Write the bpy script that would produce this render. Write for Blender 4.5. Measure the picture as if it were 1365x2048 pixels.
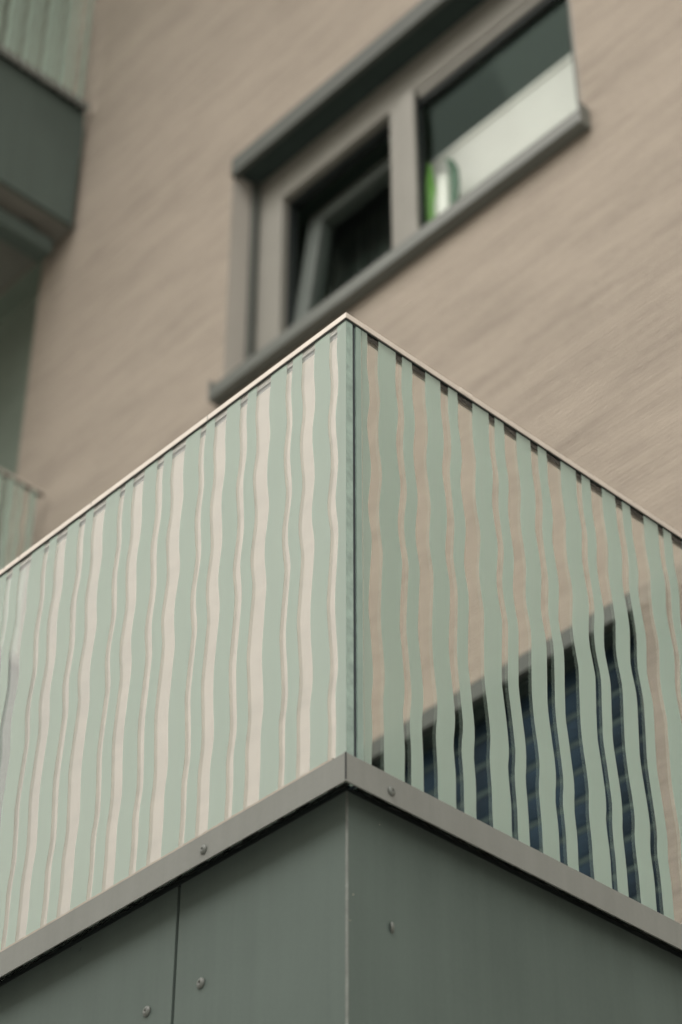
import bpy, bmesh, math, random
from mathutils import Matrix, Vector, noise

random.seed(7)
R = math.radians
scene = bpy.context.scene
for o in list(bpy.data.objects):
    bpy.data.objects.remove(o, do_unlink=True)

# ------------------------------------------------------------------ camera
cam_data = bpy.data.cameras.new('camera')
cam = bpy.data.objects.new('camera', cam_data)
scene.collection.objects.link(cam)
scene.camera = cam
CAM = Vector((1.6475, -1.5515, -1.4632))
YAW, PITCH, ROLL = 46.896, 39.122, 0.08          # degrees
fw = Vector((-math.sin(R(YAW)) * math.cos(R(PITCH)), math.cos(R(YAW)) * math.cos(R(PITCH)), math.sin(R(PITCH))))
rt = Vector((math.cos(R(YAW)), math.sin(R(YAW)), 0))
up = rt.cross(fw)
rt, up = rt * math.cos(R(ROLL)) + up * math.sin(R(ROLL)), up * math.cos(R(ROLL)) - rt * math.sin(R(ROLL))
M = Matrix((rt, up, -fw)).transposed().to_4x4()
M.translation = CAM
cam.matrix_world = M
cam_data.sensor_fit = 'VERTICAL'
cam_data.sensor_height = 36.0
cam_data.sensor_width = 24.0
cam_data.lens = 76.8
cam_data.clip_start = 0.05
cam_data.clip_end = 2000
cam_data.dof.use_dof = True
cam_data.dof.focus_distance = 3.02
cam_data.dof.aperture_fstop = 3.8

# ------------------------------------------------------------------ sky and sun
SUN_AZ, SUN_EL = 172.0, 52.0  # compass-like: direction the light comes from, from +y turning to +x
sun_dir = Vector((math.sin(R(SUN_AZ)) * math.cos(R(SUN_EL)), math.cos(R(SUN_AZ)) * math.cos(R(SUN_EL)), math.sin(R(SUN_EL))))
world = bpy.data.worlds.new('World')
scene.world = world
world.use_nodes = True
wn, wl = world.node_tree.nodes, world.node_tree.links
sky = wn.new('ShaderNodeTexSky')
sky.sky_type = 'NISHITA'
sky.sun_disc = False
sky.sun_elevation = R(SUN_EL)
sky.sun_rotation = R(SUN_AZ)
sky.air_density = 1.0
sky.dust_density = 9.0
sky.ozone_density = 1.0
hs = wn.new('ShaderNodeHueSaturation')
hs.inputs['Saturation'].default_value = 0.30     # thin even cloud: almost colourless light
bg = wn['Background']
wl.new(sky.outputs['Color'], hs.inputs['Color'])
ov = wn.new('ShaderNodeMix')                     # the even veil of cloud over it
ov.data_type = 'RGBA'
ov.inputs[0].default_value = 0.60
wl.new(hs.outputs['Color'], ov.inputs[6])
ov.inputs[7].default_value = (10.2, 9.6, 8.5, 1)
wl.new(ov.outputs[2], bg.inputs['Color'])
bg.inputs['Strength'].default_value = 0.15

sd = bpy.data.lights.new('sun', 'SUN')
sd.energy = 0.5
sd.angle = R(60)
sd.color = (1.0, 0.92, 0.82)
sun = bpy.data.objects.new('sun', sd)
scene.collection.objects.link(sun)
sun.rotation_euler = sun_dir.to_track_quat('Z', 'Y').to_euler()
sun.location = (0, -8, 12)

scene.view_settings.view_transform = 'Standard'
scene.view_settings.look = 'None'
scene.view_settings.exposure = 0.46
scene.view_settings.gamma = 1.0
scene.view_settings.use_curve_mapping = False
scene.render.engine = 'CYCLES'
scene.cycles.use_denoising = True
scene.cycles.max_bounces = 14
scene.cycles.transmission_bounces = 12
scene.cycles.transparent_max_bounces = 16
scene.cycles.diffuse_bounces = 5
scene.cycles.sample_clamp_indirect = 8.0

FRIT_TILE = [
 ("3 10 17 13 4 -4 -4 22 33 30 20 9 -5 -19 -34 -30 -19 -11 2 16 29 39 20 -3 -25 -32 -24 -2 18 35 32 12 -7 -24 -34 -28 -8 10 20 7 -13 -24 -25 -16 -5 -6",
  "119 124 129 127 120 120 127 148 162 154 144 133 120 105 93 93 107 117 128 140 154 163 149 120 100 91 97 120 142 161 159 145 129 112 104 110 123 139 142 130 110 99 101 109 120 127"),
 ("340 343 345 344 340 335 340 361 374 376 369 355 341 327 314 308 317 329 339 351 363 374 365 340 316 307 315 333 355 371 368 351 331 316 306 310 327 349 356 350 329 317 317 326 333 325",
  "596 600 602 598 592 588 598 623 638 634 623 606 591 583 577 576 582 593 604 617 629 640 639 619 594 578 582 598 616 630 625 613 596 577 571 574 594 615 622 619 609 593 589 590 597 605"),
 ("923 929 934 931 920 913 927 951 962 958 947 932 918 904 894 891 901 913 925 937 947 956 953 929 903 889 901 919 939 953 952 943 925 904 889 893 915 935 944 943 929 913 908 911 920 915",
  "1071 1075 1079 1077 1070 1062 1075 1102 1110 1101 1091 1079 1068 1057 1051 1051 1059 1071 1082 1092 1101 1110 1106 1087 1067 1052 1060 1077 1094 1104 1098 1084 1071 1058 1050 1050 1071 1093 1101 1101 1094 1078 1066 1069 1076 1080"),
 ("1291 1300 1307 1307 1299 1293 1304 1324 1330 1323 1311 1300 1288 1275 1259 1260 1270 1280 1291 1304 1318 1327 1327 1302 1276 1263 1276 1295 1316 1330 1329 1311 1293 1274 1260 1269 1293 1315 1312 1306 1287 1269 1266 1275 1284 1276",
  "1600 1600 1606 1608 1603 1597 1600 1618 1634 1631 1621 1607 1592 1580 1575 1578 1586 1595 1602 1612 1625 1629 1609 1588 1573 1568 1575 1596 1616 1634 1633 1614 1587 1576 1573 1577 1590 1605 1619 1603 1587 1575 1575 1581 1592 1601"),
]
# ------------------------------------------------------------------ materials
def new_mat(name):
    m = bpy.data.materials.new(name)
    m.use_nodes = True
    return m, m.node_tree.nodes, m.node_tree.links, m.node_tree.nodes['Principled BSDF']

def ramp(n, l, src, stops):
    r = n.new('ShaderNodeValToRGB')
    e = r.color_ramp.elements
    while len(e) < len(stops):
        e.new(0.5)
    for el, (p, c) in zip(e, stops):
        el.position = p
        el.color = (*c, 1)
    l.new(src, r.inputs['Fac'])
    return r.outputs['Color']

def noise_tex(n, l, vec, scale, detail=4, rough=0.55, mscale=(1, 1, 1)):
    mp = n.new('ShaderNodeMapping')
    mp.inputs['Scale'].default_value = mscale
    l.new(vec, mp.inputs['Vector'])
    t = n.new('ShaderNodeTexNoise')
    t.inputs['Scale'].default_value = scale
    t.inputs['Detail'].default_value = detail
    t.inputs['Roughness'].default_value = rough
    l.new(mp.outputs['Vector'], t.inputs['Vector'])
    return t.outputs['Fac']

def math_node(n, l, op, a, b):
    m = n.new('ShaderNodeMath')
    m.operation = op
    for i, v in enumerate((a, b)):
        if isinstance(v, (int, float)):
            m.inputs[i].default_value = v
        else:
            l.new(v, m.inputs[i])
    return m.outputs[0]

def painted(name, col, rough=0.5, var=0.08, scale=6, metallic=0.0, bump=0.0, bscale=300, spec=0.5, coord='Object'):
    m, n, l, p = new_mat(name)
    tc = n.new('ShaderNodeTexCoord')
    f = noise_tex(n, l, tc.outputs[coord], scale, 5, 0.6)
    c = ramp(n, l, f, [(0.3, tuple(v * (1 - var) for v in col)), (0.7, tuple(min(1, v * (1 + var)) for v in col))])
    l.new(c, p.inputs['Base Color'])
    p.inputs['Roughness'].default_value = rough
    p.inputs['Metallic'].default_value = metallic
    p.inputs['Specular IOR Level'].default_value = spec
    if bump:
        g = noise_tex(n, l, tc.outputs[coord], bscale, 3, 0.6)
        b = n.new('ShaderNodeBump')
        b.inputs['Strength'].default_value = bump
        b.inputs['Distance'].default_value = 0.001
        l.new(g, b.inputs['Height'])
        l.new(b.outputs['Normal'], p.inputs['Normal'])
    return m

def plaster(name, col):
    """combed render: fine horizontal ribs with broken edges and soft weathering"""
    m, n, l, p = new_mat(name)
    tc = n.new('ShaderNodeTexCoord')
    v = tc.outputs['Object']
    broad = noise_tex(n, l, v, 1.0, 5, 0.6, (1.6, 1.6, 7.0))
    streak = noise_tex(n, l, v, 1.0, 6, 0.7, (5.0, 5.0, 80.0))
    fine = noise_tex(n, l, v, 1.0, 3, 0.7, (60.0, 60.0, 330.0))
    tone = math_node(n, l, 'ADD', math_node(n, l, 'MULTIPLY', broad, 0.30), math_node(n, l, 'ADD', math_node(n, l, 'MULTIPLY', streak, 0.42), math_node(n, l, 'MULTIPLY', fine, 0.28)))
    c = ramp(n, l, tone, [(0.39, tuple(x * 0.76 for x in col)), (0.5, col), (0.61, tuple(min(1, x * 1.13) for x in col))])
    l.new(c, p.inputs['Base Color'])
    p.inputs['Roughness'].default_value = 0.93
    p.inputs['Specular IOR Level'].default_value = 0.15
    rib = n.new('ShaderNodeTexWave')
    rib.wave_type = 'BANDS'
    rib.bands_direction = 'Z'
    rib.inputs['Scale'].default_value = 20.0
    rib.inputs['Distortion'].default_value = 5.0
    rib.inputs['Detail'].default_value = 3.0
    rib.inputs['Detail Scale'].default_value = 0.35
    mp = n.new('ShaderNodeMapping')
    mp.inputs['Scale'].default_value = (0.12, 0.12, 1.0)
    l.new(v, mp.inputs['Vector'])
    l.new(mp.outputs['Vector'], rib.inputs['Vector'])
    h = math_node(n, l, 'ADD', math_node(n, l, 'MULTIPLY', rib.outputs['Fac'], 0.35), math_node(n, l, 'ADD', math_node(n, l, 'MULTIPLY', fine, 0.8), math_node(n, l, 'MULTIPLY', streak, 0.9)))
    b = n.new('ShaderNodeBump')
    b.inputs['Strength'].default_value = 0.75
    b.inputs['Distance'].default_value = 0.006
    l.new(h, b.inputs['Height'])
    l.new(b.outputs['Normal'], p.inputs['Normal'])
    return m

def clear_glass(name, col):
    m, n, l, p = new_mat(name)
    n.remove(p)
    g = n.new('ShaderNodeBsdfGlass')
    g.inputs['Color'].default_value = (*col, 1)
    g.inputs['Roughness'].default_value = 0.0
    g.inputs['IOR'].default_value = 1.55
    l.new(g.outputs[0], n['Material Output'].inputs['Surface'])
    return m

def coated_glass(name, col, mirror):
    """inner face of the laminated glass: a faint reflective coating on top of the bare glass"""
    m = clear_glass(name, col)
    n, l = m.node_tree.nodes, m.node_tree.links
    g = [x for x in n if x.type == 'BSDF_GLASS'][0]
    r_ = n.new('ShaderNodeBsdfGlossy')
    r_.inputs['Roughness'].default_value = 0.0
    r_.inputs['Color'].default_value = (1, 0.99, 0.97, 1)
    mx = n.new('ShaderNodeMixShader')
    mx.inputs[0].default_value = mirror
    l.new(g.outputs[0], mx.inputs[1])
    l.new(r_.outputs[0], mx.inputs[2])
    l.new(mx.outputs[0], n['Material Output'].inputs['Surface'])
    return m

def thin_pane(name, tint):
    """single glazing sheet: clear, with the mirror part that glass has at each angle"""
    m, n, l, p = new_mat(name)
    n.remove(p)
    tr = n.new('ShaderNodeBsdfTransparent')
    tr.inputs['Color'].default_value = (*tint, 1)
    gl = n.new('ShaderNodeBsdfGlossy')
    gl.inputs['Roughness'].default_value = 0.01
    gl.inputs['Color'].default_value = (0.72, 0.95, 0.86, 1)
    fr = n.new('ShaderNodeFresnel')
    fr.inputs['IOR'].default_value = 1.5
    k = math_node(n, l, 'MULTIPLY', fr.outputs[0], 0.32)
    mx = n.new('ShaderNodeMixShader')
    l.new(k, mx.inputs[0])
    l.new(tr.outputs[0], mx.inputs[1])
    l.new(gl.outputs[0], mx.inputs[2])
    l.new(mx.outputs[0], n['Material Output'].inputs['Surface'])
    return m

def frit_mat():
    """frosted pale green enamel fired onto the glass: scatters light from both sides"""
    m, n, l, p = new_mat('frosted_green_enamel')
    tc = n.new('ShaderNodeTexCoord')
    f = math_node(n, l, 'ADD', math_node(n, l, 'MULTIPLY', noise_tex(n, l, tc.outputs['Object'], 5, 4, 0.6), 0.6),
                  math_node(n, l, 'MULTIPLY', noise_tex(n, l, tc.outputs['Object'], 1.0, 4, 0.6, (120, 120, 4)), 0.4))
    c = ramp(n, l, f, [(0.34, (0.60, 0.745, 0.665)), (0.66, (0.65, 0.785, 0.70))])
    l.new(c, p.inputs['Base Color'])
    p.inputs['Roughness'].default_value = 0.05
    p.inputs['Specular IOR Level'].default_value = 1.0
    p.inputs['IOR'].default_value = 1.62
    t = n.new('ShaderNodeBsdfTranslucent')
    t.inputs['Color'].default_value = (0.68, 0.85, 0.775, 1)
    mx = n.new('ShaderNodeMixShader')
    mx.inputs[0].default_value = 0.58
    l.new(p.outputs[0], mx.inputs[1])
    l.new(t.outputs[0], mx.inputs[2])
    l.new(mx.outputs[0], n['Material Output'].inputs['Surface'])
    return m

def weathered(name, col, rough):
    """powder coat with faint rain streaks, dust and uneven sheen"""
    m, n, l, p = new_mat(name)
    tc = n.new('ShaderNodeTexCoord')
    v = tc.outputs['Object']
    big = noise_tex(n, l, v, 3.0, 5, 0.6)
    rain = noise_tex(n, l, v, 1.0, 5, 0.65, (38, 38, 1.6))
    speck = noise_tex(n, l, v, 160, 2, 0.5)
    f = math_node(n, l, 'ADD', math_node(n, l, 'MULTIPLY', big, 0.5), math_node(n, l, 'ADD', math_node(n, l, 'MULTIPLY', rain, 0.38), math_node(n, l, 'MULTIPLY', speck, 0.12)))
    c = ramp(n, l, f, [(0.36, tuple(x * 0.90 for x in col)), (0.64, tuple(x * 1.10 for x in col))])
    l.new(c, p.inputs['Base Color'])
    rr = n.new('ShaderNodeMapRange')
    rr.inputs['To Min'].default_value = rough - 0.07
    rr.inputs['To Max'].default_value = rough + 0.10
    l.new(rain, rr.inputs['Value'])
    l.new(rr.outputs[0], p.inputs['Roughness'])
    b = n.new('ShaderNodeBump')
    p.inputs['Specular IOR Level'].default_value = 0.10
    b.inputs['Strength'].default_value = 0.06
    b.inputs['Distance'].default_value = 0.001
    l.new(noise_tex(n, l, v, 900, 2, 0.5), b.inputs['Height'])
    l.new(b.outputs['Normal'], p.inputs['Normal'])
    return m

MAT = {
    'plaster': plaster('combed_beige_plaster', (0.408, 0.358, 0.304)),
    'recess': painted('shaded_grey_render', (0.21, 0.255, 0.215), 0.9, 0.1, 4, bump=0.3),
    'room': painted('dim_room_paint', (0.36, 0.47, 0.42), 0.9, 0.1, 2),
    'glass': clear_glass('laminated_glass', (0.975, 0.988, 0.980)),
    'frit': frit_mat(),
    'glass_inner': coated_glass('coated_inner_glass_face', (0.975, 0.988, 0.980), 0.06),
    'glass_edge': painted('ground_glass_edge', (0.29, 0.39, 0.355), 0.25, 0.25, 40),
    'corner': painted('teal_grey_corner_profile', (0.25, 0.34, 0.305), 0.4, 0.08, 20),
    'pane': thin_pane('window_glass', (0.92, 0.95, 0.94)),
    'rail': painted('pale_anodised_aluminium', (0.66, 0.61, 0.55), 0.42, 0.06, 30, metallic=0.25, bump=0.05),
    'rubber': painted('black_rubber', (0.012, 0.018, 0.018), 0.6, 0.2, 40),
    'lit_lip': painted('lit_channel_lip', (0.74, 0.72, 0.67), 0.6, 0.1, 20),  # light on the front channel is put into this pale colour
    'seal': painted('dark_blue_grey_sealant', (0.012, 0.022, 0.030), 0.45, 0.25, 60),
    'trim': weathered('grey_powder_coat', (0.215, 0.226, 0.213), 0.50),
    'panel': weathered('grey_green_powder_coat', (0.100, 0.129, 0.118), 0.50),
    'edge': painted('pale_panel_edge', (0.13, 0.148, 0.136), 0.5, 0.3, 60),
    'screw': painted('grey_screw_head', (0.13, 0.145, 0.135), 0.45, 0.2, 60, metallic=0.0),
    'bead': painted('cream_sealing_bead', (0.50, 0.46, 0.40), 0.7, 0.15, 80),
    'reveal': painted('pale_grey_window_lining', (0.48, 0.455, 0.415), 0.6, 0.04, 6),
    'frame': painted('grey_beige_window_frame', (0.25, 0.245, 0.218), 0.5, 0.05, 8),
    'sash': painted('dark_shaded_sash', (0.10, 0.12, 0.11), 0.5, 0.05, 8),  # shade inside the window is put into this colour
    'cover': painted('dark_grey_blind_cover', (0.075, 0.085, 0.076), 0.5, 0.06, 8),
    'cavity': painted('black_blind_cavity', (0.03, 0.048, 0.044), 0.8, 0.1, 8),
    'sill': painted('dark_metal_sill', (0.14, 0.152, 0.14), 0.38, 0.06, 8),
    'white': painted('white_blind_fabric', (0.82, 0.80, 0.77), 0.8, 0.03, 10),
    'curtain': painted('dark_green_grey_curtain', (0.10, 0.12, 0.115), 0.9, 0.15, 8),
    'slat': painted('dark_blue_slat', (0.013, 0.028, 0.044), 0.8, 0.6, 7, spec=0.15),  # blue reflections are put into the colour as blotches
    'slat_lip': painted('pale_slat_lip', (0.055, 0.080, 0.078), 0.8, 0.15, 20, spec=0.15),
    'soffit': painted('grey_soffit_board', (0.22, 0.22, 0.20), 0.8, 0.06, 5),
    'asphalt': painted('asphalt', (0.055, 0.055, 0.055), 0.9, 0.2, 3, bump=0.4, bscale=60),
    'pave': painted('pale_bounce_paving', (0.38, 0.37, 0.35), 0.9, 0.12, 2, bump=0.3, bscale=60),
    'street_wall': painted('pale_street_render', (0.50, 0.46, 0.40), 0.9, 0.08, 1),
    'street_glass': painted('dark_street_window', (0.03, 0.04, 0.045), 0.1, 0.1, 2),
    'vase': painted('white_ceramic', (0.80, 0.80, 0.74), 0.2, 0.03, 8),
    'leaf': painted('bright_green_leaf', (0.14, 0.36, 0.05), 0.45, 0.2, 12),
    'dark_leaf': painted('dark_green_leaf', (0.03, 0.11, 0.05), 0.45, 0.2, 12),
}

# ------------------------------------------------------------------ mesh helpers
COL = scene.collection

def box(bm, x0, x1, y0, y1, z0, z1):
    vs = [bm.verts.new((x, y, z)) for x in (x0, x1) for y in (y0, y1) for z in (z0, z1)]
    for f in ((0, 1, 3, 2), (4, 6, 7, 5), (0, 4, 5, 1), (2, 3, 7, 6), (0, 2, 6, 4), (1, 5, 7, 3)):
        bm.faces.new([vs[i] for i in f])

def quad(bm, *pts):
    return bm.faces.new([bm.verts.new(p) for p in pts])

def make(name, bm, mat, parent=None, bevel=0.0, smooth=False, seg=2):
    bmesh.ops.recalc_face_normals(bm, faces=bm.faces)
    me = bpy.data.meshes.new(name)
    bm.to_mesh(me)
    bm.free()
    me.materials.append(MAT[mat])
    if smooth:
        for p in me.polygons:
            p.use_smooth = True
    o = bpy.data.objects.new(name, me)
    COL.objects.link(o)
    o.parent = parent
    if bevel:
        b = o.modifiers.new('bevel', 'BEVEL')
        b.width = bevel
        b.segments = seg
        b.limit_method = 'ANGLE'
    return o

def boxes(name, lst, mat, parent=None, bevel=0.0):
    bm = bmesh.new()
    for b in lst:
        box(bm, *b)
    return make(name, bm, mat, parent, bevel)

def empty(name, loc=(0, 0, 0)):
    o = bpy.data.objects.new(name, None)
    o.empty_display_size = 0.2
    COL.objects.link(o)
    o.location = loc
    return o

def tag(o, label=None, cat=None, group=None, kind=None):
    for k, v in (('label', label), ('category', cat), ('group', group), ('kind', kind)):
        if v:
            o[k] = v
    return o

def copy_tree(o, parent=None):
    c = o.copy()
    COL.objects.link(c)
    c.parent = parent
    for ch in list(o.children):
        copy_tree(ch, c)
    return c

def sweep(bm, prof, path_a, path_b, out_a, out_b):
    """profile (v outward, z) along a horizontal run from a to b; out_* give the mitred outward vectors"""
    ra = [bm.verts.new((path_a[0] + out_a[0] * v, path_a[1] + out_a[1] * v, z)) for v, z in prof]
    rb = [bm.verts.new((path_b[0] + out_b[0] * v, path_b[1] + out_b[1] * v, z)) for v, z in prof]
    k = len(prof)
    for i in range(k):
        bm.faces.new((ra[i], ra[(i + 1) % k], rb[(i + 1) % k], rb[i]))
    bm.faces.new(ra)
    bm.faces.new(rb[::-1])

# ------------------------------------------------------------------ ground
GROUND = -3.06
W = 1.905                    # plane of the facade
STOREY = 2.915
g = boxes('ground', [(-400, 400, -400, 400, GROUND - 0.3, GROUND)], 'asphalt')
tag(g, kind='structure')
pv = boxes('bounce_pavement', [(-40, 40, -16.0, W + 0.05, GROUND - 0.05, GROUND + 0.12)], 'pave', bevel=0.01)  # unseen paving, widened and made pale to bounce light upwards
tag(pv, kind='structure')

# ------------------------------------------------------------------ apartment building
bld = empty('apartment_building', (-2, W, GROUND))
tag(bld, 'beige combed plaster apartment building with grey framed windows behind the balconies', 'building')
OFF = Vector((2, -W, -GROUND))

def bpart(name, bm, mat, **k):
    o = make(name, bm, mat, bld, **k)
    o.location = OFF
    return o

WIN_X0, WIN_X1, WIN_Z0, WIN_Z1 = -2.633, -0.998, 3.585, 4.685
REVEAL = 0.16
SHIFT = 3.10                 # the next window along the same storey
LOG_X0, LOG_X1 = -7.3, -3.86
holes = []
for k in (-1, 0):
    holes.append((WIN_X0, WIN_X1, WIN_Z0 - 0.055 + k * STOREY, WIN_Z1 + k * STOREY, REVEAL))
holes.append((WIN_X0 + SHIFT, WIN_X1 + SHIFT, WIN_Z0 - 0.055 - STOREY, WIN_Z1 - STOREY, REVEAL))
for k in (1, 2):
    holes.append((LOG_X0, LOG_X1, k * STOREY - 0.12, k * STOREY + 2.172, 0.10))
TOP = 8.0
bm = bmesh.new()
xs = sorted({-9.5, 3.2, *[h[0] for h in holes], *[h[1] for h in holes]})
zs = sorted({GROUND, TOP, *[h[2] for h in holes], *[h[3] for h in holes]})
vg = {}
def gv(x, z):
    if (x, z) not in vg:
        vg[(x, z)] = bm.verts.new((x, W, z))
    return vg[(x, z)]
for a, b in zip(xs, xs[1:]):
    for c, d in zip(zs, zs[1:]):
        cx, cz = (a + b) / 2, (c + d) / 2
        if any(h[0] < cx < h[1] and h[2] < cz < h[3] for h in holes):
            continue
        bm.faces.new((gv(a, c), gv(b, c), gv(b, d), gv(a, d)))
quad(bm, (-9.5, W, GROUND), (-9.5, W, TOP), (-9.5, W + 9, TOP), (-9.5, W + 9, GROUND))
quad(bm, (2.9, W, TOP), (3.2, W, GROUND), (3.2, W + 9, GROUND), (3.2, W + 9, TOP))
quad(bm, (3.2, W + 9, TOP), (3.2, W + 9, GROUND), (-9.5, W + 9, GROUND), (-9.5, W + 9, TOP))
bpart('facade_wall', bm, 'plaster')
for h in holes[3:]:           # deep loggias behind the balconies further left
    x0, x1, z0, z1, dp = h
    bm = bmesh.new()
    quad(bm, (x0, W, z0), (x0, W, z1), (x0, W + dp, z1), (x0, W + dp, z0))
    quad(bm, (x1, W, z1), (x1, W, z0), (x1, W + dp, z0), (x1, W + dp, z1))
    quad(bm, (x1, W, z0), (x0, W, z0), (x0, W + dp, z0), (x1, W + dp, z0))
    quad(bm, (x0, W + dp, z0), (x0, W + dp, z1), (x1, W + dp, z1), (x1, W + dp, z0))
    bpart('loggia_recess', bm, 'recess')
    bm = bmesh.new()
    quad(bm, (x0, W, z1), (x1, W, z1), (x1, W + dp, z1), (x0, W + dp, z1))
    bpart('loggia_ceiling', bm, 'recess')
bm = bmesh.new()
box(bm, -9.9, 3.6, W - 1.9, W + 9.2, TOP + 0.002, TOP + 0.22)  # unseen roof, set low and deep to shade the upper wall
bpart('shading_roof', bm, 'panel', bevel=0.01)

def make_window(dz, dx=0.0):
    """grey two-light window in the opening; y grows into the wall"""
    x0, z0 = WIN_X0 + dx, WIN_Z0 + dz
    wd, ht = WIN_X1 - WIN_X0, WIN_Z1 - WIN_Z0
    def B(a, b, c, d, e, f):
        return (x0 + a, x0 + b, W + c, W + d, z0 + e, z0 + f)
    f = bmesh.new()
    for b in ((0.002, 0.145, 0.118, 0.190, -0.054, ht - 0.002), (wd - 0.075, wd - 0.002, 0.118, 0.190, -0.054, ht - 0.002),
              (0.145, wd - 0.075, 0.118, 0.190, -0.054, 0.07), (0.145, wd - 0.075, 0.118, 0.190, 0.868, ht - 0.002)):
        box(f, *B(*b))
    fr = make('window', f, 'frame', bld, bevel=0.004)
    fr.location = OFF
    bm = bmesh.new()
    e0, e1, g0, g1, dp = x0, x0 + wd, z0 - 0.055, z0 + ht, REVEAL
    quad(bm, (e0, W, g0), (e0, W, g1), (e0, W + dp, g1), (e0, W + dp, g0))
    quad(bm, (e1, W, g1), (e1, W, g0), (e1, W + dp, g0), (e1, W + dp, g1))
    quad(bm, (e0, W, g1), (e1, W, g1), (e1, W + dp, g1), (e0, W + dp, g1))
    quad(bm, (e1, W, g0), (e0, W, g0), (e0, W + dp, g0), (e1, W + dp, g0))
    make('reveal', bm, 'reveal', fr)
    boxes('mullion', [B(0.712, 0.770, 0.112, 0.186, 0.07, 0.868), B(0.770, 0.838, 0.102, 0.118, 0.07, 0.868)], 'frame', fr, 0.004)
    boxes('mullion_gasket', [B(0.772, 0.836, 0.1185, 0.148, 0.07, 0.868)], 'rubber', fr)
    # left light: sash tilted inwards about its bottom edge
    tilt = 0.0 if dz else 7.0
    hx0, hx1, hz0, hz1 = 0.152, 0.708, 0.075, 0.862
    c_, s_ = math.cos(R(tilt)), math.sin(R(tilt))
    def tl(p):
        y, z = p[1] - 0.15, p[2] - hz0
        return (x0 + p[0], W + 0.15 + y * c_ + z * s_ + 0.012, z0 + hz0 + z * c_ - y * s_)
    def tbox(bm, a, b, c, d, e, f_):
        n0 = len(bm.verts)
        box(bm, a, b, c, d, e, f_)
        bm.verts.ensure_lookup_table()
        for v in bm.verts[n0:]:
            v.co = tl(v.co)
    bm = bmesh.new()
    for b in ((hx0, hx0 + 0.075, 0.14, 0.20, hz0, hz1), (hx1 - 0.06, hx1, 0.14, 0.20, hz0, hz1), (hx0 + 0.075, hx1 - 0.06, 0.14, 0.20, hz0, hz0 + 0.075), (hx0 + 0.075, hx1 - 0.06, 0.14, 0.20, hz1 - 0.075, hz1)):
        tbox(bm, *b)
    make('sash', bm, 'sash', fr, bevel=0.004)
    bm = bmesh.new()
    quad(bm, *[tl(p) for p in ((hx0 + 0.07, 0.165, hz0 + 0.07), (hx1 - 0.055, 0.165, hz0 + 0.07), (hx1 - 0.055, 0.165, hz1 - 0.07), (hx0 + 0.07, 0.165, hz1 - 0.07))])
    make('pane', bm, 'pane', fr)
    boxes('gasket', [B(0.1452, 0.152, 0.150, 0.188, 0.07, 0.866), B(0.152, 0.711, 0.150, 0.188, 0.852, 0.8675)], 'rubber', fr)
    # right light: fixed sash
    a, b, s, e = 0.775, wd - 0.078, 0.030, 0.030
    boxes('sash', [B(a, a + s, 0.1485, 0.180, 0.072, 0.866), B(b - e, b, 0.126, 0.180, 0.072, 0.866),
                   B(a + s + 0.032, b - e, 0.126, 0.180, 0.072, 0.145), B(a + s + 0.032, b - e, 0.126, 0.180, 0.835, 0.866)], 'frame', fr, 0.003)
    boxes('gasket', [B(a + s, a + s + 0.008, 0.149, 0.165, 0.145, 0.835), B(b - e - 0.012, b - e, 0.136, 0.165, 0.145, 0.835),
                     B(a + s + 0.008, b - e - 0.012, 0.136, 0.165, 0.812, 0.835)], 'rubber', fr)
    bm = bmesh.new()
    y = W + 0.150
    quad(bm, (x0 + a + s, y, z0 + 0.14), (x0 + b - e, y, z0 + 0.14), (x0 + b - e, y, z0 + 0.836), (x0 + a + s, y, z0 + 0.836))
    make('pane', bm, 'pane', fr)
    # blind casing at the head: cover plate at the wall face and the dark cavity behind it
    boxes('blind_cover', [B(-0.004, wd + 0.004, -0.008, 0.016, ht - 0.088, ht + 0.004)] if not dz else [B(-0.004, wd + 0.004, -0.008, 0.016, ht - 0.052, ht + 0.004)], 'cover', fr, 0.003)
    boxes('blind_cavity', [B(0.003, wd - 0.003, 0.018, 0.116, ht - 0.062, ht - 0.004)], 'cavity', fr)
    boxes('guide_rail', [B(0.003, 0.026, 0.088, 0.116, 0.0, ht - 0.063)], 'cover', fr, 0.002)
    boxes('guide_rail', [B(wd - 0.026, wd - 0.003, 0.088, 0.116, 0.0, ht - 0.063)], 'cover', fr, 0.002)
    # folded metal sill with upstanding end caps
    bm = bmesh.new()
    prof = [(-0.043, -0.118), (-0.047, -0.114), (-0.047, -0.064), (-0.041, -0.054), (0.117, -0.030), (0.117, -0.040), (-0.003, -0.062), (-0.003, -0.118)]
    a = [bm.verts.new((x0 - 0.010, W + y, z0 + z)) for y, z in prof]
    b = [bm.verts.new((x0 + wd + 0.022, W + y, z0 + z)) for y, z in prof]
    k = len(prof)
    for i in range(k):
        bm.faces.new((a[i], a[(i + 1) % k], b[(i + 1) % k], b[i]))
    bm.faces.new(a)
    bm.faces.new(b[::-1])
    make('sill', bm, 'sill', fr, bevel=0.003)
    boxes('sill_end_cap', [B(-0.017, -0.0102, -0.051, -0.002, -0.124, -0.030)], 'sill', fr, 0.003)
    boxes('sill_end_cap', [B(wd + 0.0222, wd + 0.029, -0.051, -0.002, -0.124, -0.030)], 'sill', fr, 0.003)
    boxes('inner_sill', [B(-0.1, wd + 0.1, 0.187, 0.42, 0.04, 0.068)], 'frame', fr, 0.004)
    # room behind the glass
    bm = bmesh.new()
    rx0, rx1, ry0, ry1, rz0, rz1 = x0 - 0.9, x0 + wd + 0.9, W + 0.19, W + 3.2, z0 - 0.9, z0 + 1.55
    quad(bm, (rx0, ry1, rz0), (rx1, ry1, rz0), (rx1, ry1, rz1), (rx0, ry1, rz1))
    quad(bm, (rx0, ry0, rz0), (rx0, ry1, rz0), (rx0, ry1, rz1), (rx0, ry0, rz1))
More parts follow.
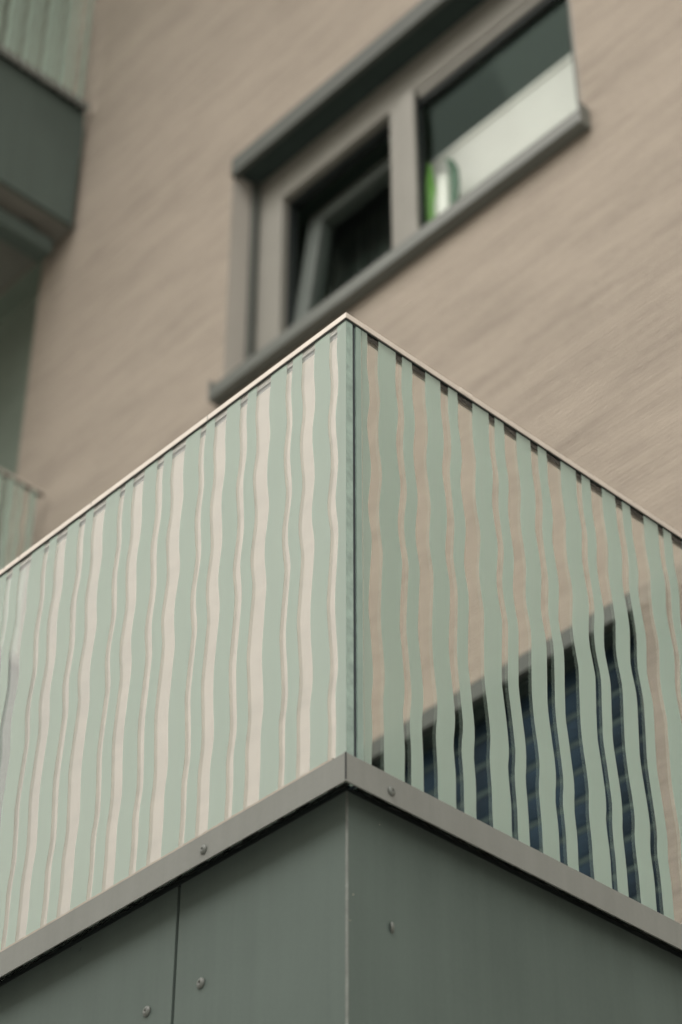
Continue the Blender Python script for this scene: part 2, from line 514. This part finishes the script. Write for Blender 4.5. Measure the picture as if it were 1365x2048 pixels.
    quad(bm, (rx1, ry0, rz0), (rx1, ry0, rz1), (rx1, ry1, rz1), (rx1, ry1, rz0))
    quad(bm, (rx0, ry0, rz1), (rx0, ry1, rz1), (rx1, ry1, rz1), (rx1, ry0, rz1))
    quad(bm, (rx0, ry0, rz0), (rx1, ry0, rz0), (rx1, ry1, rz0), (rx0, ry1, rz0))
    for q in ((rx0, x0, rz0, rz1), (x0 + wd, rx1, rz0, rz1), (x0, x0 + wd, rz0, z0), (x0, x0 + wd, z0 + ht, rz1)):
        quad(bm, (q[0], ry0, q[2]), (q[1], ry0, q[2]), (q[1], ry0, q[3]), (q[0], ry0, q[3]))
    ro = make('room', bm, 'room', bld)
    ro.location = OFF
    return fr

make_window(0.0)
make_window(-STOREY)
make_window(-STOREY, SHIFT)

# ------------------------------------------------------------------ building added across the street to block low sky
opp = empty('added_street_building', (-12, -12, GROUND))
tag(opp, 'pale unseen building added across the street to block low sky and darken reflections', 'building')
OX0, OX1, OY0, OY1, OTOP = -46.0, 9.0, -24.0, -12.0, 7.6
def opart(o):
    o.parent = opp
    o.location = (12, 12, -GROUND)
    return o
opart(boxes('wall', [(OX0, OX1, OY0, OY1, GROUND, OTOP)], 'street_wall'))
opart(boxes('roof', [(OX0 - 0.4, OX1 + 0.4, OY0 - 0.4, OY1 + 0.4, OTOP + 0.002, OTOP + 0.3)], 'soffit', bevel=0.02))
wproto = None
for fl in range(3):
    for cx in range(18):
        if wproto is None:
            wproto = opart(boxes('window', [(OX0 + 1.2, OX0 + 2.7, OY1 - 0.02, OY1 + 0.03, GROUND + 1.3, GROUND + 2.9)], 'street_glass', bevel=0.01))
            continue
        w_ = wproto.copy()
        COL.objects.link(w_)
        w_.location = (12 + cx * 3.0, 12, -GROUND + fl * 3.1)

# ------------------------------------------------------------------ corner balcony
H = 0.736                    # top of the glass above the base trim
T = 0.0125                   # depth of the glazing channel
TG = 0.0066                  # glass thickness
DEPTH = 1.88                 # from the outer corner back to the facade
LEN = 3.80
PERIOD = 0.19542             # the printed stripe pattern repeats
LV = [-0.045] + [0.01 + 0.72 * i / 45 for i in range(46)] + [H - 0.0015]
TILE = []
for a, b in FRIT_TILE:
    e = []
    for s in (a, b):
        v = [int(t) * 1e-4 for t in s.split()]
        e.append([v[0]] + v + [v[-1]])
    TILE.append(e)

def frit_bands(u0, u1, origin, first=None):
    """printed bands between the clear gaps, clipped to the pane (u runs left to right seen from outside)"""
    gaps = []
    n0, n1 = int((u0 - origin) / PERIOD) - 2, int((u1 - origin) / PERIOD) + 2
    for n in range(n0, n1 + 1):
        for l_, r_ in TILE:
            o = origin + n * PERIOD
            gaps.append(([o + v for v in l_], [o + v for v in r_]))
    gaps = [g_ for g_ in gaps if g_[0][10] > u0 + 0.006 and g_[1][10] < u1 - 0.006]
    if first is not None:
        gaps.insert(0, first)
    edges_l = [[u0] * len(LV)] + [g_[1] for g_ in gaps]
    edges_r = [g_[0] for g_ in gaps] + [[u1] * len(LV)]
    return list(zip(edges_l, edges_r))

def add_frit(pane, bands, place):
    for l_, r_ in bands:
        bm = bmesh.new()
        va = [bm.verts.new(place(u, z)) for u, z in zip(l_, LV)]
        vb = [bm.verts.new(place(u, z)) for u, z in zip(r_, LV)]
        for i in range(len(LV) - 1):
            bm.faces.new((va[i], vb[i], vb[i + 1], va[i + 1]))
        make('frosted_stripe', bm, 'frit', pane)

def screw_mesh():
    bm = bmesh.new()
    prof = [(0.0046, 0.0), (0.0050, 0.0006), (0.0047, 0.0016), (0.0034, 0.0026), (0.0020, 0.0029), (0.0016, 0.0029), (0.0013, 0.0016), (0.0, 0.0014)]
    n = 16
    rings = []
    for r_, h in prof:
        if r_ == 0:
            rings.append([bm.verts.new((0, 0, h))])
        else:
            rings.append([bm.verts.new((r_ * math.cos(2 * math.pi * i / n), r_ * math.sin(2 * math.pi * i / n), h)) for i in range(n)])
    for a, b in zip(rings, rings[1:]):
        for i in range(n):
            if len(b) == 1:
                bm.faces.new((a[i], a[(i + 1) % n], b[0]))
            else:
                bm.faces.new((a[i], a[(i + 1) % n], b[(i + 1) % n], b[i]))
    bmesh.ops.recalc_face_normals(bm, faces=bm.faces)
    me = bpy.data.meshes.new('screw')
    bm.to_mesh(me)
    bm.free()
    for p in me.polygons:
        p.use_smooth = True
    me.materials.append(MAT['screw'])
    return me

SCREW = screw_mesh()

def screw(parent, pos, side, s=1.3):
    o = bpy.data.objects.new('screw', SCREW)
    COL.objects.link(o)
    o.parent = parent
    o.location = pos
    o.scale = (s, s, s)
    o.rotation_euler = {'front': (R(90), 0, random.random() * 3), 'right': (0, R(90), random.random() * 3), 'left': (0, R(-90), 0)}[side]
    if side == 'front':
        o.rotation_euler = (R(90), 0, 0)
    return o

def sheet_panel(root, u0, u1, z0, z1, place, screws, seed, name='cladding_panel'):
    """sheet metal panel, slightly wavy and pulled in at its fixings; place(u, v_out, z)"""
    bm = bmesh.new()
    nu, nz = max(8, int((u1 - u0) / 0.02)), max(8, int((z1 - z0) / 0.02))
    def disp(u, z):
        d = 0.0009 * noise.noise((u * 5.5 + seed, z * 4.5, seed * 1.7)) + 0.0004 * noise.noise((u * 14 + seed, z * 10, 3.1))
        for su, sz in screws:
            q = ((u - su) ** 2 + (z - sz) ** 2) / 0.035 ** 2
            d -= 0.0011 * math.exp(-q)
        e = min(u - u0, u1 - u, z - z0, z1 - z)
        return d * min(1, e / 0.03)
    grid = [[bm.verts.new(place(u0 + (u1 - u0) * i / nu, disp(u0 + (u1 - u0) * i / nu, z0 + (z1 - z0) * j / nz), z0 + (z1 - z0) * j / nz)) for j in range(nz + 1)] for i in range(nu + 1)]
    for i in range(nu):
        for j in range(nz):
            bm.faces.new((grid[i][j], grid[i + 1][j], grid[i + 1][j + 1], grid[i][j + 1]))
    rim = [grid[i][0] for i in range(nu + 1)] + [grid[nu][j] for j in range(1, nz + 1)] + [grid[i][nz] for i in range(nu - 1, -1, -1)] + [grid[0][j] for j in range(nz - 1, 0, -1)]
    # folded return edge
    back = []
    us = [u0 + (u1 - u0) * i / nu for i in range(nu + 1)]
    zz = [z0 + (z1 - z0) * j / nz for j in range(nz + 1)]
    coords = [(u, z0) for u in us] + [(u1, z) for z in zz[1:]] + [(u, z1) for u in us[-2::-1]] + [(u0, z) for z in zz[-2:0:-1]]
    for u, z in coords:
        back.append((bm.verts.new(place(u, 0.0, z)), bm.verts.new(place(u, -0.018, z))))
    k = len(rim)
    for i in range(k):
        bm.faces.new((back[i][0], back[(i + 1) % k][0], back[(i + 1) % k][1], back[i][1]))
    o = make(name, bm, 'panel', root)
    for p in o.data.polygons[:nu * nz]:
        p.use_smooth = True
    return o

def chip(parent, pts, mat):
    bm = bmesh.new()
    quad(bm, *pts)
    return make('paint_chip', bm, mat, parent)

def make_balcony():
    root = empty('corner_balcony', (0, 0, 0))
    # ---- glass
    def pane(x0, x1, y0, y1, inward):
        inward = Vector(inward)
        o = boxes('glass_pane', [(x0, x1, y0, y1, -0.045, H)], 'glass', root)
        o.data.materials.append(MAT['glass_edge'])
        o.data.materials.append(MAT['glass_inner'])
        long_x = (x1 - x0) > (y1 - y0)
        for p_ in o.data.polygons:          # the ground end faces show the green of the glass
            if abs(p_.normal.x if long_x else p_.normal.y) > 0.9:
                p_.material_index = 1
            if Vector(p_.normal).dot(inward) > 0.9:
                p_.material_index = 2
        return o
    EPS = 0.00035
    pr = pane(-TG, 0, T + 0.006, DEPTH - 0.03, (-1, 0, 0))
    o_r = 0.0996
    first = ([o_r - PERIOD + v + 0.0093 for v in TILE[3][0]], [o_r - PERIOD + v for v in TILE[3][1]])
    bands = frit_bands(0.046, DEPTH - 0.034, o_r, None)
    bands = [b for b in bands]
    # the band next to the corner starts a little in from the edge of the pane
    gl = [b for b in bands]
    gl[0] = (first[1], gl[0][1]) if gl[0][1][10] > first[1][10] + 0.01 else gl[0]
    head_band = ([0.0305] * len(LV), first[0])
    add_frit(pr, [([0.0286] * len(LV), [0.0297] * len(LV)), head_band] + gl, lambda u, z: (EPS, u, z))
    o_l = -0.1259
    for x0, x1 in ((-1.262, 0.0), (-2.530, -1.268), (-LEN, -2.536)):
        pf = pane(x0, x1, 0, TG, (0, 1, 0))
        add_frit(pf, frit_bands(x0, x1, o_l), lambda u, z: (u, -EPS, z))
    pl = pane(-LEN, -LEN + TG, T + 0.006, DEPTH - 0.03, (1, 0, 0))
    add_frit(pl, frit_bands(-(DEPTH - 0.034), -0.03, -0.13), lambda u, z: (-LEN - EPS, -u, z))
    boxes('corner_seal', [(-0.0105, -0.0015, T + 0.0004, T + 0.0056, -0.044, H - 0.001)], 'seal', root)
    boxes('corner_seal', [(-LEN + 0.0015, -LEN + 0.0105, T + 0.0004, T + 0.0056, -0.044, H - 0.001)], 'seal', root)
    boxes('corner_edge', [(-0.004, -0.0001, TG + 0.0002, T + 0.0002, -0.044, H - 0.001)], 'glass_edge', root)
    boxes('edge_tape', [(0.0001, 0.0006, T + 0.0062, 0.0284, -0.044, H - 0.001)], 'corner', root)
    boxes('corner_profile', [(-T - 0.0045, -T - 0.0006, T + 0.001, 0.034, -0.044, H - 0.009)], 'corner', root)
    # ---- slim cap rail on the glass
    c_r, c_l = (0.0, 0.0), (-LEN, 0.0)
    runs = {'front': (c_l, c_r, (-1, -1), (1, -1)), 'right': (c_r, (0.0, DEPTH), (1, -1), (1, 0)), 'left': ((-LEN, DEPTH), c_l, (-1, 0), (-1, -1))}
    o_, th = 0.0030, 0.0013
    ti = -(T + 0.0030)
    cap = [(o_, H - 0.0005), (o_, H + 0.0090), (ti, H + 0.0090), (ti, H - 0.0085), (ti + th, H - 0.0085), (ti + th, H + 0.0077), (o_ - th, H + 0.0077), (o_ - th, H - 0.0005)]
    gas = [(o_ - th - 0.0001, H - 0.0032), (o_ - th - 0.0001, H + 0.0074), (0.0006, H + 0.0074), (0.0006, H - 0.0032)]
    gas_in = [(-T - 0.0006, H - 0.0080), (-T - 0.0006, H + 0.0074), (ti + th + 0.0001, H + 0.0074), (ti + th + 0.0001, H - 0.0080)]
    for key, (a, b, oa, ob) in runs.items():
        bm = bmesh.new()
        sweep(bm, cap, a, b, oa, ob)
        rl = make('cap_rail', bm, 'rail', root)
        bm = bmesh.new()
        sweep(bm, gas, a, b, oa, ob)
        make('rail_gasket', bm, 'rubber', rl)
        bm = bmesh.new()
        sweep(bm, [(-0.0022, H - 0.0125), (-0.0022, H - 0.0008), (-0.0036, H - 0.0008), (-0.0036, H - 0.0125)], a, b, oa, ob)
        make('toned_channel_lip', bm, 'lit_lip' if key == 'front' else 'rubber', rl)  # front run coloured as lit, the other runs as shaded
        if key == 'front':
            bm = bmesh.new()
            box(bm, -0.3045, -0.3037, -o_ - 0.0004, 0.004, H - 0.0003, H + 0.0093)
            make('rail_joint', bm, 'trim', rl)
            for jx in (-0.78, -0.822, -0.59):
                bm = bmesh.new()
                box(bm, jx, jx + 0.0008, -o_ - 0.0005, 0.002, H + 0.004, H + 0.0094)
                make('rail_nick', bm, 'trim', rl)
        if key == 'right':
            bm = bmesh.new()
            box(bm, 0.004 - 0.0055, o_ + 0.0006, 0.2320, 0.2580, H + 0.0015, H + 0.0098)
            make('rail_joint', bm, 'rail', rl, bevel=0.0006)
            bm = bmesh.new()
            for i in range(5):
                y = 0.225 + i * 0.003 + random.random() * 0.002
                box(bm, -0.001, 0.0005 + random.random() * 0.002, y, y + 0.0015 + random.random() * 0.002, H + 0.0091, H + 0.0105 + random.random() * 0.002)
            make('lichen_crumb', bm, 'trim', rl)
    # ---- grey angle trim at the foot of the glass
    to = 0.020
    zt, zb = -0.0185, -0.0605
    prof = [(0.001, zt + 0.001), (to - 0.0015, zt), (to, zt - 0.0015), (to, zb + 0.002), (to + 0.0022, zb + 0.0004), (to + 0.0022, zb - 0.0012), (to + 0.0006, zb - 0.0014), (to - 0.0016, zb + 0.001), (to - 0.0018, zt - 0.003), (0.001, zt - 0.003)]
    for key, (a, b, oa, ob) in runs.items():
        bm = bmesh.new()
        sweep(bm, prof, a, b, oa, ob)
        tr = make('base_trim', bm, 'trim', root)
        if key == 'front':
            x = -0.243
            while x > -LEN:
                screw(tr, (x, -to, -0.0435), 'front')
                x -= 0.62
            # uneven sealing bead squeezed out above the trim
            bm = bmesh.new()
            ring0 = None
            n = 700
            rr = random.Random(3)
            for i in range(n + 1):
                xx = -LEN + (LEN - 0.004) * i / n
                hgt = 0.0012 + 0.0010 * abs(noise.noise((xx * 55, 1.3, 0))) + 0.0006 * rr.random()
                ring = [bm.verts.new((xx, -to + 0.001, zt - 0.0008)), bm.verts.new((xx, -to + 0.0004, zt + hgt)), bm.verts.new((xx, -to + 0.004, zt + hgt)), bm.verts.new((xx, -to + 0.006, zt - 0.0008))]
                if ring0:
                    for q in range(3):
                        bm.faces.new((ring0[q], ring0[q + 1], ring[q + 1], ring[q]))
                ring0 = ring
            make('sealing_bead', bm, 'bead', tr)
        if key == 'right':
            y = 0.056
            while y < DEPTH - 0.05:
                screw(tr, (to, y, -0.0435), 'right')
                y += 0.62
    # ---- sheet metal cladding below
    pz0, pz1 = -0.74, -0.022
    PO = -0.012
    fr = lambda u, v, z: (u, -(v + PO), z)
    cuts = [-0.0140, -0.3265, -0.3325, -1.30, -1.304, -2.30, -2.304, -3.2, -3.204, -LEN + 0.0140]
    for i in range(0, len(cuts), 2):
        u1, u0 = cuts[i], cuts[i + 1]
        sc = [(u, z) for z in (-0.206, -0.56) for u in ((u1 - 0.050, u0 + 0.048) if i else (u0 + 0.050,)) if u0 < u < u1]
        p = sheet_panel(root, u0, u1, pz0, pz1, fr, sc, 2.0 + i)
        for u, z in sc:
            screw(p, (u, 0.0120 + 0.0009, z), 'front', 1.45)
        if i == 2:
            chip(p, [(-0.5385, 0.0112, -0.0625), (-0.5370, 0.0112, -0.0625), (-0.5340, 0.0112, -0.0565), (-0.5352, 0.0112, -0.0565)], 'rubber')
    rf = lambda u, v, z: (v + PO, u, z)
    sc = [(y, z) for z in (-0.206, -0.56) for y in (0.0845, 0.75, 1.45)]
    p = sheet_panel(root, 0.0140, DEPTH, pz0, pz1, rf, sc, 9.0)
    for y, z in sc:
        screw(p, (-0.0120 - 0.0009, y, z), 'right', 1.45)
    for y, z, w_ in ((0.0215, -0.186, 0.0010), (0.0165, -0.222, 0.0009), (0.0667, -0.072, 0.0007)):
        chip(p, [(-0.0112, y - w_, z), (-0.0112, y, z - w_), (-0.0112, y + w_ * 1.2, z), (-0.0112, y, z + w_ * 0.8)], 'bead')
    lf = lambda u, v, z: (-LEN - v - PO, u, z)
    sheet_panel(root, 0.0140, DEPTH, pz0, pz1, lf, [], 13.0)
    for key, (a, b, oa, ob) in runs.items():  # black strip put in for the shade under the trim
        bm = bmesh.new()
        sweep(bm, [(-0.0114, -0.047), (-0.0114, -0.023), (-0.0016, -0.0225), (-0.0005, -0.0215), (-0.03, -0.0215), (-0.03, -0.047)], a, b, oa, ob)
        make('shade_strip', bm, 'rubber', root)
    boxes('panel_backing', [(-LEN + 0.03, -0.03, 0.0285, 0.0298, -0.70, -0.05)], 'rubber', root)
    boxes('mitre_gap', [(0.0190, 0.0206, -0.0206, -0.0190, zb + 0.001, zt - 0.0012)], 'rubber', root)
    # folded corner of the cladding, slightly paler than the panels
    bm = bmesh.new()
    n = 8
    cols = []
    for i in range(n + 1):
        a = math.pi / 2 * i / n
        px, py = -0.0142 + 0.0026 * math.sin(a), 0.0142 - 0.0026 * math.cos(a)
        cols.append((bm.verts.new((px, py, pz0)), bm.verts.new((px, py, -0.062)), bm.verts.new((px, py, pz1))))
    for a, b in zip(cols, cols[1:]):
        bm.faces.new((a[0], b[0], b[1], a[1]))
        bm.faces.new((a[1], b[1], b[2], a[2]))
    make('corner_fold', bm, 'edge', root, smooth=True)
    # ---- floor, soffit and drip rail below
    boxes('floor_slab', [(-LEN + 0.035, -0.035, 0.035, W + 0.02, -0.30, -0.10)], 'soffit', root)
    boxes('soffit_board', [(-LEN + 0.024, -0.024, 0.024, DEPTH + 0.02, -0.735, -0.715)], 'soffit', root)
    boxes('drip_rail', [(-0.19, -0.10, 0.10, DEPTH - 0.02, -0.855, -0.775)], 'panel', root, 0.012)
    boxes('rail_hanger', [(-0.165, -0.125, 1.72, 1.78, -0.778, -0.734)], 'cavity', root)
    boxes('rail_hanger', [(-0.165, -0.125, 0.32, 0.38, -0.778, -0.734)], 'cavity', root)
    return root

bal = make_balcony()
tag(bal, 'large sharp corner balcony in the foreground with frosted wavy striped glass over grey panels', 'balcony', 'balconies with striped glass')
up_b = copy_tree(bal)
up_b.location = (-3.619, 0, 2 * STOREY)
tag(up_b, 'blurred balcony at upper left with dark grey panel and striped glass', 'balcony', 'balconies with striped glass')
lo_b = copy_tree(bal)
lo_b.location = (-3.619, 0, STOREY)
tag(lo_b, 'blurred balcony at left edge whose striped glass top shows above the foreground rail', 'balcony', 'balconies with striped glass')

# ------------------------------------------------------------------ things in the windows
WX, WY, WZ = WIN_X0, W, WIN_Z0
wb = empty('window_blind', (WX + 0.76, WY + 0.265, WZ + 0.07))
tag(wb, 'white blind covering the lower part of the right pane of the upper window', 'blind')
bm = bmesh.new()
n = 24
zh = 0.575
pv_ = None
for i in range(n + 1):
    z = zh * i / n
    y = 0.0006 if i % 2 else 0.0
    cur = (bm.verts.new((0.0, y, z)), bm.verts.new((0.80, y, z)))
    if pv_:
        bm.faces.new((pv_[0], pv_[1], cur[1], cur[0]))
    pv_ = cur
make('blind_fabric', bm, 'white', wb)
boxes('blind_rail', [(0.0, 0.80, -0.008, 0.014, zh, zh + 0.02)], 'white', wb, 0.002)

# curtain in the left light
def curtain(name, x0, x1, y, z0, z1, amp, waves, mat):
    bm = bmesh.new()
    n = 90
    prev = None
    for i in range(n + 1):
        t = i / n
        x = x0 + (x1 - x0) * t
        dy = amp * math.sin(t * waves * 2 * math.pi) + amp * 0.5 * math.sin(t * waves * 3.3 * math.pi + 1)
        cur = (bm.verts.new((x, y + dy, z0)), bm.verts.new((x, y + dy * 0.7, z1)))
        if prev:
            bm.faces.new((prev[0], cur[0], cur[1], prev[1]))
        prev = cur
    return make(name, bm, mat, smooth=True)
c1 = curtain('curtain', WX + 0.02, WX + 0.36, WY + 0.46, WZ + 0.07, WZ + 1.09, 0.022, 5, 'curtain')
tag(c1, 'dim grey green curtain hanging behind the left pane of the upper window', 'curtain')

# white vase with leaves on the inner sill
vz = empty('vase', (-1.752, WY + 0.205, WZ + 0.068))
tag(vz, 'white vase with green leaves standing behind the upper window beside the mullion', 'vase')
bm = bmesh.new()
prof = [(0.0, 0.0), (0.030, 0.0), (0.033, 0.02), (0.042, 0.14), (0.043, 0.24), (0.038, 0.30), (0.032, 0.35), (0.034, 0.37), (0.029, 0.37), (0.026, 0.33), (0.0, 0.31)]
n = 24
rings = []
for r_, h in prof:
    rings.append([bm.verts.new((0, 0, h))] if r_ == 0 else [bm.verts.new((r_ * math.cos(2 * math.pi * i / n), r_ * math.sin(2 * math.pi * i / n), h)) for i in range(n)])
for a, b in zip(rings, rings[1:]):
    for i in range(n):
        if len(a) == 1:
            bm.faces.new((a[0], b[(i + 1) % n], b[i]))
        elif len(b) == 1:
            bm.faces.new((a[i], a[(i + 1) % n], b[0]))
        else:
            bm.faces.new((a[i], a[(i + 1) % n], b[(i + 1) % n], b[i]))
make('vase_body', bm, 'vase', vz, smooth=True)
def leaf(name, pts, wid, mat, dirx):
    bm = bmesh.new()
    prev = None
    k = len(pts)
    for i, (x, y, z) in enumerate(pts):
        w = wid * math.sin(math.pi * (0.12 + 0.88 * i / (k - 1))) + 0.001
        cur = [bm.verts.new((x - w * dirx, y + 0.012, z)), bm.verts.new((x, y, z)), bm.verts.new((x + w * dirx, y + 0.012, z))]
        if prev:
            bm.faces.new((prev[0], prev[1], cur[1], cur[0]))
            bm.faces.new((prev[1], prev[2], cur[2], cur[1]))
        prev = cur
    o = make(name, bm, mat, vz, smooth=True)
    so = o.modifiers.new('thick', 'SOLIDIFY')
    so.thickness = 0.002
    return o
leaf('leaf', [(-0.050, -0.034, 0.06), (-0.054, -0.040, 0.14), (-0.056, -0.042, 0.22), (-0.056, -0.042, 0.30), (-0.052, -0.040, 0.38), (-0.045, -0.034, 0.47)], 0.042, 'leaf', 1)
leaf('leaf', [(0.044, -0.034, 0.12), (0.058, -0.040, 0.20), (0.066, -0.042, 0.27), (0.064, -0.042, 0.34), (0.050, -0.038, 0.40), (0.030, -0.034, 0.44)], 0.024, 'dark_leaf', 1)

# dark slatted blind behind the lower window
rb = empty('roller_blind', (WX + 0.03, WY + 0.070, WZ - STOREY + 0.012))
tag(rb, 'dark blue slatted blind closing the lower window behind the striped glass', 'blind')
prof = [(0.0, 0.0), (-0.004, 0.010), (-0.006, 0.035), (-0.004, 0.062), (0.0, 0.070), (0.004, 0.070), (0.004, 0.0)]
bm = bmesh.new()
a = [bm.verts.new((0.0, y, z)) for y, z in prof]
b = [bm.verts.new((1.575, y, z)) for y, z in prof]
k = len(prof)
for i in range(k):
    bm.faces.new((a[i], a[(i + 1) % k], b[(i + 1) % k], b[i]))
bm.faces.new(a)
bm.faces.new(b[::-1])
s0 = make('slat', bm, 'slat', rb)
l0 = boxes('slat_lip', [(0.0, 1.575, -0.003, 0.003, 0.0704, 0.0812)], 'slat_lip', s0)
for i in range(1, 13):
    s = s0.copy()
    COL.objects.link(s)
    s.parent = rb
    s.location = (0, 0, i * 0.0816)
    c = l0.copy()
    COL.objects.link(c)
    c.parent = s

nb = copy_tree(rb)  # extra blind, added so the right glass mirrors something dark
nb.location.x += SHIFT
tag(rb, group='slatted blinds of the lower storey')
tag(nb, 'dark blue slatted blind added to the next window, darkening its mirror image in the right glass', 'blind', 'slatted blinds of the lower storey')
